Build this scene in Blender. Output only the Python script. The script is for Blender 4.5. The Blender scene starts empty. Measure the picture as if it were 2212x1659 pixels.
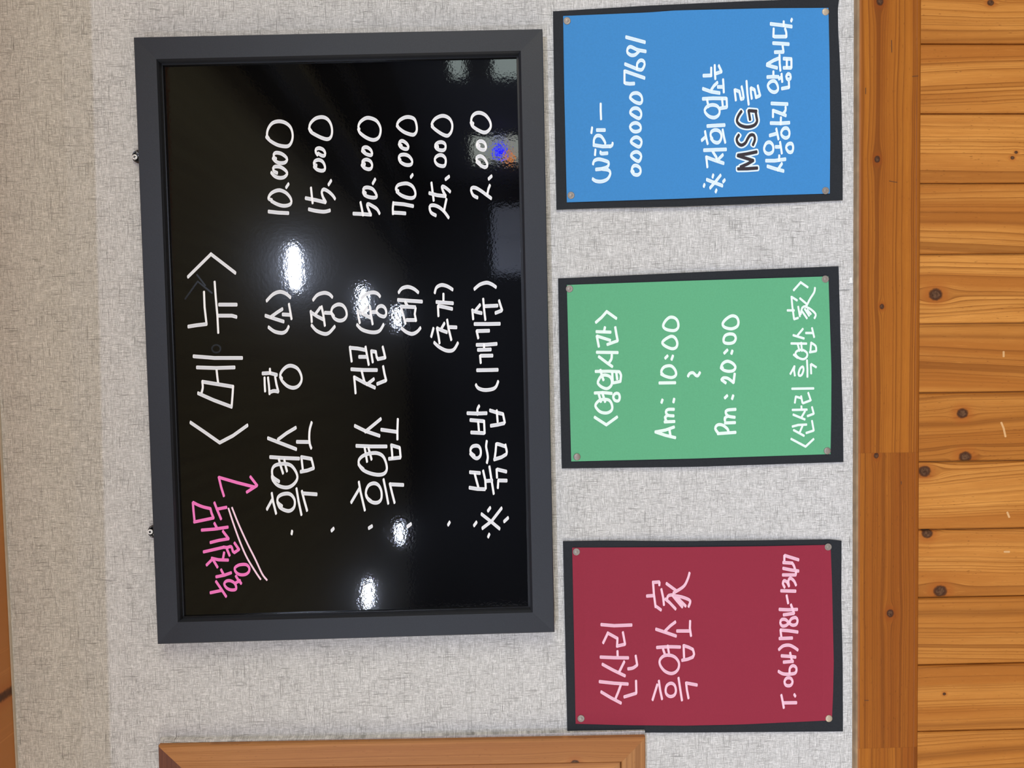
import bpy, math, random
from mathutils import Vector, Matrix
random.seed(7)
sc = bpy.context.scene
COL = sc.collection

# ---------------------------------------------------------------- camera, world, exposure
FPX, W, H, DIST = 1662.0, 2212.0, 1659.0, 0.87
F = Vector((-0.029, 1.0, -0.030)).normalized()
Rr = Vector((0, 0, -1)); Rr = (Rr - F * Rr.dot(F)).normalized()
Dd = F.cross(Rr).normalized()
if Dd.x > 0: Dd = -Dd
rho = 0.0115                                   # the photograph is held on its side, plus this small roll
RT = Rr * math.cos(rho) + Dd * math.sin(rho)   # picture right  (about straight down in the room)
DN = Dd * math.cos(rho) - Rr * math.sin(rho)   # picture down   (about room left)
CAM = Vector((0, 0, 1.39)) - F * DIST
cam = bpy.data.cameras.new('camera'); cam_ob = bpy.data.objects.new('camera', cam); COL.objects.link(cam_ob)
UP = -DN
cam_ob.matrix_world = Matrix(((RT.x, UP.x, -F.x, CAM.x), (RT.y, UP.y, -F.y, CAM.y), (RT.z, UP.z, -F.z, CAM.z), (0, 0, 0, 1)))
cam.sensor_fit = 'HORIZONTAL'; cam.sensor_width = 36.0; cam.lens = FPX / W * 36.0
cam.clip_start = 0.02; cam.clip_end = 60
sc.camera = cam_ob
wd = bpy.data.worlds.new('world'); sc.world = wd; wd.use_nodes = True
wd.node_tree.nodes['Background'].inputs[0].default_value = (0.55, 0.6, 0.7, 1)
wd.node_tree.nodes['Background'].inputs[1].default_value = 0.3
sc.view_settings.view_transform = 'Standard'; sc.view_settings.look = 'None'
sc.view_settings.gamma = 1.0; sc.view_settings.use_curve_mapping = False
sc.view_settings.exposure = 0.0

LAMP_W, WIN_R, FILL_L = 68.0, 60.0, 43.0

def area(name, loc, rot, sx, sy, power, color, shape='RECTANGLE', parent=None):
    l = bpy.data.lights.new(name, 'AREA'); l.shape = shape; l.size = sx
    if shape != 'DISK': l.size_y = sy
    l.energy = power; l.color = color
    o = bpy.data.objects.new(name, l); COL.objects.link(o)
    o.location = loc; o.rotation_euler = rot
    if parent: o.parent = parent
    return o
area('window_daylight', (2.17, -2.45, 1.45), (0, math.radians(90), 0), 1.05, 2.5, WIN_R, (1.0, 0.935, 0.73))
area('left_fill_light', (-2.95, -2.0, 1.3), (0, math.radians(-90), 0), 1.3, 2.2, FILL_L, (1.0, 0.915, 0.71))  # added fill light from the left; that wall has no opening

def P(u, v, off=0.0):
    """point of the wall plane (or a plane `off` metres in front of it) that is seen at picture position u, v"""
    d = F + RT * ((u - W / 2) / FPX) + DN * ((v - H / 2) / FPX)
    t = (-off - CAM.y) / d.y
    return CAM + d * t

# ---------------------------------------------------------------- helpers
def mesh_obj(name, verts, faces, mat, parent=None, smooth=False, loc=None):
    me = bpy.data.meshes.new(name)
    if loc is not None:
        loc = Vector(loc); verts = [Vector(p) - loc for p in verts]
    me.from_pydata([tuple(p) for p in verts], [], faces); me.update()
    if smooth:
        for p in me.polygons: p.use_smooth = True
    if mat: me.materials.append(mat)
    o = bpy.data.objects.new(name, me); COL.objects.link(o)
    if loc is not None: o.location = loc
    if parent is not None:
        o.parent = parent
        if loc is not None: o.location = loc - parent.location
    return o

def tag(o, label, cat, group=None, kind=None):
    o['label'] = label; o['category'] = cat
    if group: o['group'] = group
    if kind: o['kind'] = kind
    return o

def empty(name, loc=(0, 0, 0)):
    o = bpy.data.objects.new(name, None); o.empty_display_size = 0.05; COL.objects.link(o); o.location = loc
    return o

def box(x0, x1, y0, y1, z0, z1):
    v = [(x, y, z) for x in (x0, x1) for y in (y0, y1) for z in (z0, z1)]
    f = [(0, 1, 3, 2), (4, 6, 7, 5), (0, 4, 5, 1), (2, 3, 7, 6), (0, 2, 6, 4), (1, 5, 7, 3)]
    return v, f

def lathe(profile, seg=32, cx=0, cz=0, y=0):
    """profile = [(radius, offset from wall)], axis pointing into the room"""
    v, f = [], []
    for r, o in profile:
        for k in range(seg):
            a = 2 * math.pi * k / seg
            v.append((cx + r * math.cos(a), y - o, cz + r * math.sin(a)))
    n = len(profile)
    for i in range(n - 1):
        for k in range(seg):
            k2 = (k + 1) % seg
            f.append((i * seg + k, i * seg + k2, (i + 1) * seg + k2, (i + 1) * seg + k))
    f.append(tuple((n - 1) * seg + k for k in range(seg)))
    return v, f

# ---------------------------------------------------------------- node helpers
class NT:
    def __init__(s, name):
        s.m = bpy.data.materials.new(name); s.m.use_nodes = True; s.t = s.m.node_tree
        s.b = s.t.nodes['Principled BSDF']
    def n(s, typ, **kw):
        nd = s.t.nodes.new(typ)
        for k, v in kw.items(): setattr(nd, k, v)
        return nd
    def set(s, sock, v):
        if isinstance(v, bpy.types.NodeSocket): s.t.links.new(v, sock)
        elif v is not None: sock.default_value = v
    def math(s, op, a, b=None, c=None, clamp=False):
        nd = s.n('ShaderNodeMath', operation=op, use_clamp=clamp)
        for i, x in enumerate((a, b, c)):
            if x is not None: s.set(nd.inputs[i], x)
        return nd.outputs[0]
    def comb(s, x, y, z):
        nd = s.n('ShaderNodeCombineXYZ')
        for i, q in enumerate((x, y, z)): s.set(nd.inputs[i], q)
        return nd.outputs[0]
    def noise(s, vec, scale, detail=2, rough=0.5, dim='3D', w=None):
        nd = s.n('ShaderNodeTexNoise', noise_dimensions=dim)
        if vec is not None: s.set(nd.inputs['Vector'], vec)
        if w is not None: s.set(nd.inputs['W'], w)
        nd.inputs['Scale'].default_value = scale; nd.inputs['Detail'].default_value = detail
        nd.inputs['Roughness'].default_value = rough
        return nd.outputs[0]
    def map(s, v, a, b, c=0.0, d=1.0, smooth=False):
        nd = s.n('ShaderNodeMapRange', interpolation_type='SMOOTHSTEP' if smooth else 'LINEAR')
        s.set(nd.inputs[0], v)
        for i, x in zip((1, 2, 3, 4), (a, b, c, d)): s.set(nd.inputs[i], x)
        return nd.outputs[0]
    def mix(s, fac, a, b, blend='MIX'):
        nd = s.n('ShaderNodeMix', data_type='RGBA', blend_type=blend)
        s.set(nd.inputs[0], fac)
        s.set(nd.inputs[6], a if isinstance(a, bpy.types.NodeSocket) else (*a, 1))
        s.set(nd.inputs[7], b if isinstance(b, bpy.types.NodeSocket) else (*b, 1))
        return nd.outputs[2]
    def bump(s, h, strength, dist):
        nd = s.n('ShaderNodeBump'); s.set(nd.inputs['Height'], h)
        nd.inputs['Strength'].default_value = strength; nd.inputs['Distance'].default_value = dist
        s.t.links.new(nd.outputs[0], s.b.inputs['Normal'])
    def out(s, color=None, rough=None, spec=None, metal=None, coat=None, coat_rough=None):
        for k, v in (('Base Color', color), ('Roughness', rough), ('Specular IOR Level', spec), ('Metallic', metal),
                     ('Coat Weight', coat), ('Coat Roughness', coat_rough)):
            if v is None: continue
            if isinstance(v, tuple): v = (*v, 1)
            s.set(s.b.inputs[k], v)
        return s.m

def plain(name, color, rough=0.6, spec=0.5, metal=0.0, var=0.08, scale=120.0, bump=0.0):
    s = NT(name); tc = s.n('ShaderNodeTexCoord').outputs['Object']
    n = s.noise(tc, scale, 3)
    c = s.mix(s.map(n, 0.3, 0.7), tuple(x * (1 - var) for x in color), tuple(min(1, x * (1 + var)) for x in color))
    if bump: s.bump(n, bump, 0.0004)
    return s.out(c, rough, spec, metal)

# wallpaper: pale ground with crossed dark and white fibres
def wallpaper():
    s = NT('linen_wallpaper'); tc = s.n('ShaderNodeTexCoord').outputs['Object']
    sp = s.n('ShaderNodeSeparateXYZ'); s.set(sp.inputs[0], tc); x, z = sp.outputs[0], sp.outputs[2]
    wx = s.math('ADD', x, s.math('MULTIPLY', s.noise(tc, 60, 1), 0.0007))
    wz = s.math('ADD', z, s.math('MULTIPLY', s.noise(tc, 55, 1), 0.0007))
    def thread(a, b, fa, fb, lo, hi, seed):
        v = s.comb(s.math('MULTIPLY', a, fa), s.math('MULTIPLY', b, fb), seed)
        return s.map(s.noise(v, 1.0, 1.5, 0.6), lo, hi)
    v1 = thread(wx, wz, 1350, 42, 0.62, 0.69, 1.3)
    h1 = thread(wx, wz, 42, 1350, 0.62, 0.69, 7.7)
    v2 = thread(wx, wz, 1900, 150, 0.56, 0.66, 3.1)
    h2 = thread(wx, wz, 150, 1900, 0.56, 0.66, 9.2)
    v3 = thread(wx, wz, 1500, 110, 0.54, 0.64, 13.1)
    h3 = thread(wx, wz, 110, 1500, 0.54, 0.64, 19.2)
    patch = s.map(s.noise(tc, 34, 2), 0.35, 0.65, 0.62, 1.0)
    dark = s.math('MAXIMUM', v1, h1)
    fine = s.math('MULTIPLY', s.math('MAXIMUM', v2, h2), 0.75)
    dark = s.math('MULTIPLY', s.math('MAXIMUM', dark, fine), patch)
    light = s.math('MAXIMUM', v3, h3)
    speck = s.noise(tc, 1300, 2)
    c = s.mix(s.map(speck, 0.3, 0.7), (0.50, 0.495, 0.485), (0.66, 0.655, 0.645))
    c = s.mix(s.math('MULTIPLY', light, 0.8), c, (0.86, 0.85, 0.84))
    c = s.mix(s.math('MULTIPLY', dark, 0.78), c, (0.14, 0.137, 0.13))
    s.bump(s.math('SUBTRACT', light, dark), 0.35, 0.0003)
    return s.out(c, 0.7, 0.3)
M_WALL = wallpaper()

def wood(name, along, light, mid, dark, rough=0.36, ring=62.0, gray=0.0, warp=0.06):
    """knotty varnished softwood; knots come from the properties knot_one.. on the piece (along, across, radius)"""
    s = NT(name); tc = s.n('ShaderNodeTexCoord').outputs['Object']
    sp = s.n('ShaderNodeSeparateXYZ'); s.set(sp.inputs[0], tc)
    if along == 'Z': a, t = sp.outputs[2], sp.outputs[0]
    elif along == 'X': a, t = sp.outputs[0], sp.outputs[2]
    else: a, t = sp.outputs[1], sp.outputs[0]
    rnd = s.n('ShaderNodeObjectInfo').outputs['Random']
    seed = s.math('MULTIPLY', rnd, 37.0)
    psi = t; core = None; rim = None; stain = None
    for kn in ('knot_one', 'knot_two', 'knot_three'):
        at = s.n('ShaderNodeAttribute', attribute_type='OBJECT', attribute_name=kn)
        ks = s.n('ShaderNodeSeparateXYZ'); s.set(ks.inputs[0], at.outputs['Vector'])
        da = s.math('SUBTRACT', a, ks.outputs[0]); dt = s.math('SUBTRACT', t, ks.outputs[1]); R = ks.outputs[2]
        da2 = s.math('MULTIPLY', da, 0.42)
        r2 = s.math('ADD', s.math('ADD', s.math('MULTIPLY', da2, da2), s.math('MULTIPLY', dt, dt)), 1e-6)
        R2 = s.math('MULTIPLY', s.math('MULTIPLY', R, R), 1.5)
        k = s.math('MINIMUM', s.math('DIVIDE', R2, r2), 0.9)
        psi = s.math('SUBTRACT', psi, s.math('MULTIPLY', dt, k))
        da3 = s.math('MULTIPLY', da, 0.85)
        wob = s.math('MULTIPLY', s.noise(tc, 300, 2), 0.35)
        rr = s.math('DIVIDE', s.math('SQRT', s.math('ADD', s.math('MULTIPLY', da3, da3), s.math('MULTIPLY', dt, dt))), s.math('MAXIMUM', R, 1e-4))
        rr = s.math('ADD', rr, wob)
        c1 = s.map(rr, 0.85, 1.15, 1.0, 0.0, True)
        c2 = s.math('MULTIPLY', s.map(rr, 0.7, 1.0, 0.0, 1.0, True), s.map(rr, 1.1, 1.45, 1.0, 0.0, True))
        c3 = s.map(rr, 1.0, 3.2, 1.0, 0.0, True)
        core = c1 if core is None else s.math('MAXIMUM', core, c1)
        rim = c2 if rim is None else s.math('MAXIMUM', rim, c2)
        stain = c3 if stain is None else s.math('MAXIMUM', stain, c3)
    lowv = s.comb(s.math('MULTIPLY', a, 1.3), s.math('MULTIPLY', t, 8.0), seed)
    low = s.math('SUBTRACT', s.noise(lowv, 1.0, 1), 0.5)
    midv = s.comb(s.math('MULTIPLY', a, 9.0), s.math('MULTIPLY', t, 40.0), s.math('ADD', seed, 3.0))
    mdn = s.math('SUBTRACT', s.noise(midv, 1.0, 2), 0.5)
    g = s.math('ADD', psi, s.math('ADD', s.math('MULTIPLY', low, warp), s.math('MULTIPLY', mdn, 0.0035)))
    gw = s.math('ADD', s.math('MULTIPLY', g, ring), seed)
    bend = s.math('MULTIPLY', s.noise(None, 0.35, 1.5, 0.6, '1D', gw), 7.0)      # uneven ring widths
    gb = s.math('ADD', gw, bend)
    saw = s.math('FRACT', gb)
    cell = s.n('ShaderNodeTexWhiteNoise', noise_dimensions='1D'); s.set(cell.inputs['W'], s.math('FLOOR', gb))
    amp = s.map(cell.outputs['Value'], 0.0, 1.0, 0.55, 1.0)
    line = s.math('MULTIPLY', s.math('MULTIPLY', s.math('POWER', saw, 7.0), s.map(saw, 0.96, 1.0, 1.0, 0.2)), amp)
    saw2 = s.math('FRACT', s.math('MULTIPLY', gb, 3.7))
    line2 = s.math('MULTIPLY', s.math('POWER', saw2, 5.0), s.map(s.noise(None, 0.4, 0, 0.5, '1D', gw), 0.42, 0.6, 0.08, 0.7))
    grad = s.math('MULTIPLY', s.math('POWER', saw, 2.0), 0.5)
    fib = s.noise(s.comb(s.math('MULTIPLY', a, 30.0), s.math('MULTIPLY', g, 1900.0), seed), 1.0, 3, 0.65)
    dash = s.noise(s.comb(s.math('MULTIPLY', a, 160.0), s.math('MULTIPLY', t, 900.0), seed), 1.0, 1)
    blot = s.noise(s.comb(s.math('MULTIPLY', a, 9.0), s.math('MULTIPLY', t, 38.0), s.math('ADD', seed, 9.0)), 1.0, 4, 0.6)
    band = s.noise(s.comb(s.math('MULTIPLY', a, 1.2), s.math('MULTIPLY', g, 38.0), s.math('ADD', seed, 5.0)), 1.0, 1)
    c = s.mix(s.math('ADD', s.map(blot, 0.3, 0.75, 0.0, 0.55), grad, clamp=True), light, mid)
    c = s.mix(s.map(band, 0.42, 0.62, 0.0, 0.85), c, (mid[0] * 0.80, mid[1] * 0.72, mid[2] * 0.70))
    c = s.mix(s.math('MULTIPLY', rnd, 0.6), c, tuple(q * 0.82 for q in mid))
    c = s.mix(s.map(fib, 0.40, 0.75, 0.0, 0.55), c, tuple(q * 0.8 for q in mid))
    c = s.mix(s.map(fib, 0.38, 0.25, 0.0, 0.5), c, tuple(min(1, q * 1.2) for q in light))
    c = s.mix(s.map(dash, 0.70, 0.78, 0.0, 0.55), c, dark)
    c = s.mix(s.math('MULTIPLY', s.math('MAXIMUM', line, line2), 0.9), c, dark)
    c = s.mix(s.math('MULTIPLY', stain, 0.6), c, (mid[0] * 0.75, mid[1] * 0.55, mid[2] * 0.5))
    kn_n = s.noise(tc, 420, 3, 0.6)
    c = s.mix(s.math('MULTIPLY', core, 0.9), c, s.mix(s.map(kn_n, 0.35, 0.65), (0.02, 0.011, 0.007), (0.12, 0.066, 0.036)))
    c = s.mix(s.math('MULTIPLY', rim, 0.8), c, (0.035, 0.014, 0.008))
    if gray: c = s.mix(gray, c, (0.3, 0.22, 0.14))
    s.bump(s.math('ADD', line, s.math('MULTIPLY', fib, 0.4)), 0.22, 0.0004)
    return s.out(c, rough, 0.25)
W_L, W_M, W_D = (0.70, 0.320, 0.072), (0.47, 0.165, 0.024), (0.13, 0.036, 0.005)
M_WOOD_Z = wood('knotty_pine_upright', 'Z', W_L, W_M, W_D, ring=95.0)
M_WOOD_X = wood('knotty_pine_rail', 'X', (0.48, 0.170, 0.018), (0.34, 0.098, 0.009), (0.10, 0.024, 0.003), 0.45, 170.0, warp=0.022)
M_CASE_X = wood('pine_casing_level', 'X', (0.50, 0.24, 0.085), (0.38, 0.165, 0.055), (0.18, 0.065, 0.02), 0.45, 110.0)
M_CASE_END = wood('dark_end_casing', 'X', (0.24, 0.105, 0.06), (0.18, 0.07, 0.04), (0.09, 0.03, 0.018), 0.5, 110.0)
M_CASE_Z = wood('pine_casing_upright', 'Z', (0.56, 0.265, 0.088), (0.43, 0.175, 0.052), (0.18, 0.06, 0.018), 0.45, 170.0, warp=0.03)
M_CEIL = wood('pine_ceiling', 'Y', (0.40, 0.39, 0.25), (0.33, 0.31, 0.19), (0.1, 0.08, 0.04), 0.5, 60.0)
M_SOFFIT = wood('pine_soffit', 'X', (0.74, 0.34, 0.11), (0.60, 0.24, 0.065), (0.25, 0.08, 0.02), 0.45, 30.0)
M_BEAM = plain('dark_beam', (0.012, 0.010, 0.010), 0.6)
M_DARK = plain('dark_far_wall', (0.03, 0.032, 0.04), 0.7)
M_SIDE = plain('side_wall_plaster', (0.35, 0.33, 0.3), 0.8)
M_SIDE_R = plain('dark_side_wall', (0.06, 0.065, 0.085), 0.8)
M_EDGE = plain('tan_rail_edge', (0.38, 0.26, 0.15), 0.6, 0.3, 0, 0.2, 60)
M_STREAK = plain('resin_streak', (0.10, 0.035, 0.010), 0.5)
M_FLOOR = plain('dark_floor', (0.22, 0.16, 0.11), 0.5, scale=8)
M_FRAME = plain('charcoal_frame_film', (0.023, 0.026, 0.033), 0.45, 0.35, 0, 0.10, 900, 0.15)
M_REBATE = plain('rebate_gap_shade', (0.008, 0.008, 0.009), 0.3)
M_BACK = plain('black_card', (0.020, 0.023, 0.028), 0.75, 0.2, 0, 0.12, 600, 0.2)
M_BLUE = plain('blue_paper', (0.047, 0.250, 0.590), 0.75, 0.3, 0, 0.035, 500, 0.1)
M_GREEN = plain('green_paper', (0.118, 0.425, 0.225), 0.75, 0.3, 0, 0.035, 500, 0.1)
M_RED = plain('red_paper', (0.285, 0.021, 0.047), 0.75, 0.3, 0, 0.035, 500, 0.1)
M_METAL = plain('dull_steel', (0.30, 0.265, 0.235), 0.42, 0.5, 0.35, 0.1, 300)
M_BRASSY = plain('pale_brass', (0.52, 0.43, 0.32), 0.4, 0.5, 0.3, 0.1, 300)
M_SCREW = plain('bright_steel', (0.95, 0.95, 0.95), 0.35, 0.5, 0.0, 0.03, 300)
M_CHROME = plain('black_chrome', (0.10, 0.10, 0.11), 0.15, 0.6, 0.9, 0.05, 300)
M_BLACK = plain('recess_black', (0.02, 0.02, 0.02), 0.6)
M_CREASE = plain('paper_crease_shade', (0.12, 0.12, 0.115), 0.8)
M_WHITE = plain('white_paper_back', (0.85, 0.86, 0.84), 0.8)
M_CAULK = plain('cream_sealant', (0.50, 0.44, 0.36), 0.6)
M_SCUFF = plain('scuffed_varnish', (0.66, 0.38, 0.16), 0.5)
M_LAMPH = plain('white_lamp_housing', (0.8, 0.8, 0.8), 0.4)

def panel_mat():
    s = NT('glossy_black_board'); tc = s.n('ShaderNodeTexCoord').outputs['Object']
    h = s.math('ADD', s.noise(tc, 330, 2, 0.55), s.math('MULTIPLY', s.noise(tc, 45, 1), 0.5))
    s.bump(h, 0.045, 0.0004)
    nb = [n for n in s.t.nodes if n.bl_idname == 'ShaderNodeBump'][0]
    s.t.links.new(nb.outputs[0], s.b.inputs['Coat Normal'])
    return s.out((0.0016, 0.0016, 0.0018), 0.16, 0.035, 0.0, 1.0, 0.03)
M_PANEL = panel_mat()

def ink(name, centre, edge, rough=0.5):
    s = NT(name); at = s.n('ShaderNodeAttribute', attribute_type='GEOMETRY', attribute_name='ink')
    c = s.mix(at.outputs['Fac'], centre, edge)
    return s.out(c, rough, 0.4)
I_WHITE = ink('white_marker_on_board', (0.66, 0.69, 0.75), (0.99, 0.99, 1.0))
I_PINK = ink('pink_marker', (0.90, 0.18, 0.52), (0.98, 0.22, 0.60))
I_PALE = ink('pale_pink_marker', (0.97, 0.62, 0.78), (1.0, 0.72, 0.85))
I_GHOST = ink('wiped_marker', (0.003, 0.003, 0.003), (0.0035, 0.0035, 0.0035), 0.2)
I_BLUE = ink('white_marker_on_blue', (0.64, 0.82, 0.97), (0.88, 0.99, 1.0))
I_GREEN = ink('white_marker_on_green', (0.78, 0.95, 0.87), (0.88, 1.0, 0.96))
I_RED = ink('pink_white_marker_on_red', (0.80, 0.44, 0.57), (0.95, 0.62, 0.74))
I_DARK = ink('dark_fill_marker', (0.032, 0.024, 0.032), (0.034, 0.026, 0.034))

# ---------------------------------------------------------------- handwriting as marker strokes
K = 5.53
RISE = 2.5e-6
def catmull(pts, closed):
    out = []; n = len(pts)
    rng = range(n) if closed else range(n - 1)
    for i in rng:
        p1, p2 = pts[i], pts[(i + 1) % n]
        p0 = pts[i - 1] if (closed or i > 0) else p1
        p3 = pts[(i + 2) % n] if (closed or i + 2 < n) else p2
        L = math.hypot(p2[0] - p1[0], p2[1] - p1[1]); m = max(2, int(L / 2.6))
        for k in range(m):
            t = k / m
            out.append(tuple(0.5 * (2 * p1[j] + (p2[j] - p0[j]) * t + (2 * p0[j] - 5 * p1[j] + 4 * p2[j] - p3[j]) * t * t
                                    + (3 * p1[j] - p0[j] - 3 * p2[j] + p3[j]) * t ** 3) for j in (0, 1)))
    out.append(pts[0] if closed else pts[-1])
    return out

def stroke_geo(path, A, B, off, V, Fc, INK, closed=False, rise=0.0):
    """sweep an upright oval nib (half height A, half width B, picture pixels) along path"""
    if closed: path = path + path[1:5]
    secs = []                                   # (centre, normal, scale, along-shift)
    n = len(path)
    dirs = []
    for i in range(n - 1):
        dx, dy = path[i + 1][0] - path[i][0], path[i + 1][1] - path[i][1]; L = math.hypot(dx, dy) or 1e-6
        dirs.append((dx / L, dy / L))
    def contact(d, s):
        nx, ny = -d[1] * s, d[0] * s
        w = math.sqrt((B * nx) ** 2 + (A * ny) ** 2)
        return (B * B * nx / w, A * A * ny / w)
    def ext(d):
        w = math.sqrt((B * d[0]) ** 2 + (A * d[1]) ** 2)
        return w
    sec = []
    if not closed:
        d = dirs[0]; e = ext(d)
        for q, wd_ in ((0.97, 0.42), (0.75, 0.80), (0.4, 0.96)):
            sec.append((path[0][0] - d[0] * e * q * 0.8, path[0][1] - d[1] * e * q * 0.8, d, wd_))
    for i in range(n):
        if i == 0: sec.append((*path[0], dirs[0], 1))
        elif i == n - 1: sec.append((*path[-1], dirs[-1], 1))
        else:
            d1, d2 = dirs[i - 1], dirs[i]
            ang = math.atan2(d1[0] * d2[1] - d1[1] * d2[0], d1[0] * d2[0] + d1[1] * d2[1])
            m = max(1, int(abs(ang) / 0.35))
            a1 = math.atan2(d1[1], d1[0])
            for k in range(m + 1):
                a = a1 + ang * (k / m if m > 1 else 0.5)
                sec.append((*path[i], (math.cos(a), math.sin(a)), 1))
                if m == 1: break
    if not closed:
        d = dirs[-1]; e = ext(d)
        for q, wd_ in ((0.4, 0.96), (0.75, 0.80), (0.97, 0.42)):
            sec.append((path[-1][0] + d[0] * e * q * 0.8, path[-1][1] + d[1] * e * q * 0.8, d, wd_))
    base = len(V)
    for si, (x, y, d, w) in enumerate(sec):
        cl, cr = contact(d, 1), contact(d, -1)
        cen = 1 - 0.9 * abs(d[0]) * (1 if w == 1 else 0.2)
        for (cx, cy), f_, val in ((cl, 1, 1.0), (cl, 0.58, cen), (cr, 0.58, cen), (cr, 1, 1.0)):
            u, v = x + cx * f_ * w, y + cy * f_ * w
            V.append(P(u, v, (off(u, v) if callable(off) else off) + rise * si)); INK.append(val)
    for i in range(len(sec) - 1):
        for j in range(3):
            a = base + i * 4 + j
            Fc.append((a, a + 1, a + 5, a + 4))
    return len(sec)

def parse(spec, ox, oy, k=K):
    for st in spec.split(';'):
        tok = st.split()
        if not tok: continue
        kind = tok[0]; pts = [tuple(float(q) for q in p.split(',')) for p in tok[1:]]
        pts = [(ox + x / k, oy + y / k) for x, y in pts]
        yield kind, pts

def writing(parent, specs, mat, off, A=22 / K, B=12 / K, label=None, step=1.2e-5, lift=0.0):
    """specs = [(text, tile x, tile y)]; l = straight strokes, c = curved, o = closed curve, d = dab.
    Strokes that belong to one character are one mesh; each character is a part of its sheet or board."""
    items = []; n = 0
    for spec, ox, oy in specs:
        for kind, pts in parse(spec, ox, oy):
            if kind == 'c': paths = [(catmull(pts, False), False)]
            elif kind == 'o': paths = [(catmull(pts, True), True)]
            else:
                paths = []; cur = [pts[0]]
                for i in range(1, len(pts)):
                    cur.append(pts[i])
                    if i < len(pts) - 1:
                        a = Vector((pts[i][0] - pts[i - 1][0], pts[i][1] - pts[i - 1][1])); b = Vector((pts[i + 1][0] - pts[i][0], pts[i + 1][1] - pts[i][1]))
                        if a.length and b.length and a.angle(b) > 1.1:
                            paths.append((cur, False)); cur = [pts[i]]
                paths.append((cur, False))
            strokes = []
            for path, closed in paths:
                n += 1; strokes.append((path, closed, n))
            xs_ = [p[0] for p in pts]; ys_ = [p[1] for p in pts]
            items.append([min(xs_) - B, max(xs_) + B, min(ys_) - 1.0, max(ys_) + 1.0, strokes])
    merged = True
    while merged:
        merged = False
        for i in range(len(items)):
            for j in range(i + 1, len(items)):
                a, b = items[i], items[j]
                gu = max(a[0], b[0]) - min(a[1], b[1]); gv_ = max(a[2], b[2]) - min(a[3], b[3])
                if gu < 5.0 and gv_ < 0.0:
                    items[i] = [min(a[0], b[0]), max(a[1], b[1]), min(a[2], b[2]), max(a[3], b[3]), a[4] + b[4]]
                    del items[j]; merged = True; break
            if merged: break
    obs = []
    for it in items:
        V, Fc, INK = [], [], []
        e = 2.0e-4 + lift
        for path, closed, m in it[4]:
            o = (lambda u, v, e=e: off(u, v) + e) if callable(off) else off + e
            e += RISE * (stroke_geo(path, A, B, o, V, Fc, INK, closed, RISE) + 2)
        c = sum(V, Vector()) / len(V)
        ob = mesh_obj('written_character', V, Fc, mat, parent, loc=c)
        at = ob.data.attributes.new('ink', 'FLOAT', 'POINT'); at.data.foreach_set('value', INK)
        if label: ob['label'] = label
        obs.append(ob)
    return obs

# ---------------------------------------------------------------- the room
X0, X1, YB, ZC = -3.0, 2.2, -8.6, 2.4
v, f = box(X0, X1, 0.0, 0.12, 0.0, ZC)
wall = mesh_obj('wall_front', v, f, M_WALL)
tag(wall, 'wall papered in pale grey linen-look wallpaper above pine boards', 'wall', kind='structure')
def struct(name, b, mat, label, cat):
    o = mesh_obj(name, *box(*b), mat); tag(o, label, cat, kind='structure'); return o
struct('floor', (X0, X1, YB, 0, -0.1, 0.0), M_FLOOR, 'dark floor of the room', 'floor')
struct('ceiling', (X0, X1, YB, 0.12, ZC, ZC + 0.1), M_CEIL, 'wooden ceiling of the room, mirrored in the black board', 'ceiling')
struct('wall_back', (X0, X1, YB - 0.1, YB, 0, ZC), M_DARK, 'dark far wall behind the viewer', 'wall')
# right wall with a window opening, plain left wall
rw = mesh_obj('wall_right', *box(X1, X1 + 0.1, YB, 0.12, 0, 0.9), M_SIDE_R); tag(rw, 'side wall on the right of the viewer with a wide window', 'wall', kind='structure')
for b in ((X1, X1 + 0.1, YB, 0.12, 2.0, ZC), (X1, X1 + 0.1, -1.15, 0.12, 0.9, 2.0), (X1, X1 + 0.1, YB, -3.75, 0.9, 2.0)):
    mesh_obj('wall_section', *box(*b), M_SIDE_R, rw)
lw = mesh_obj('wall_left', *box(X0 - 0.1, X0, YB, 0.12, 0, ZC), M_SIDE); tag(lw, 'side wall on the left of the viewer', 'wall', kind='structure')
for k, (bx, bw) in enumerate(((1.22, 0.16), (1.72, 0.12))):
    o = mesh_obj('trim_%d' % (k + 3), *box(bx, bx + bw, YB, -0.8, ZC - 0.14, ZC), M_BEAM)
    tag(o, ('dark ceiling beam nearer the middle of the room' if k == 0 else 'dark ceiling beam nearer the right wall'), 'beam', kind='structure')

# window in the right wall (bright patches at the price end of the board)
wn = mesh_obj('window_2', *box(X1 + 0.02, X1 + 0.06, -3.75, -1.15, 0.9, 0.95), M_LAMPH); tag(wn, 'wide side window that lights the wall', 'window', kind='structure')
for b in ((X1 + 0.02, X1 + 0.06, -3.75, -1.15, 1.95, 2.0), (X1 + 0.02, X1 + 0.06, -3.75, -3.70, 0.95, 1.95), (X1 + 0.02, X1 + 0.06, -1.20, -1.15, 0.95, 1.95)):
    mesh_obj('window_frame', *box(*b), M_LAMPH, wn)

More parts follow.
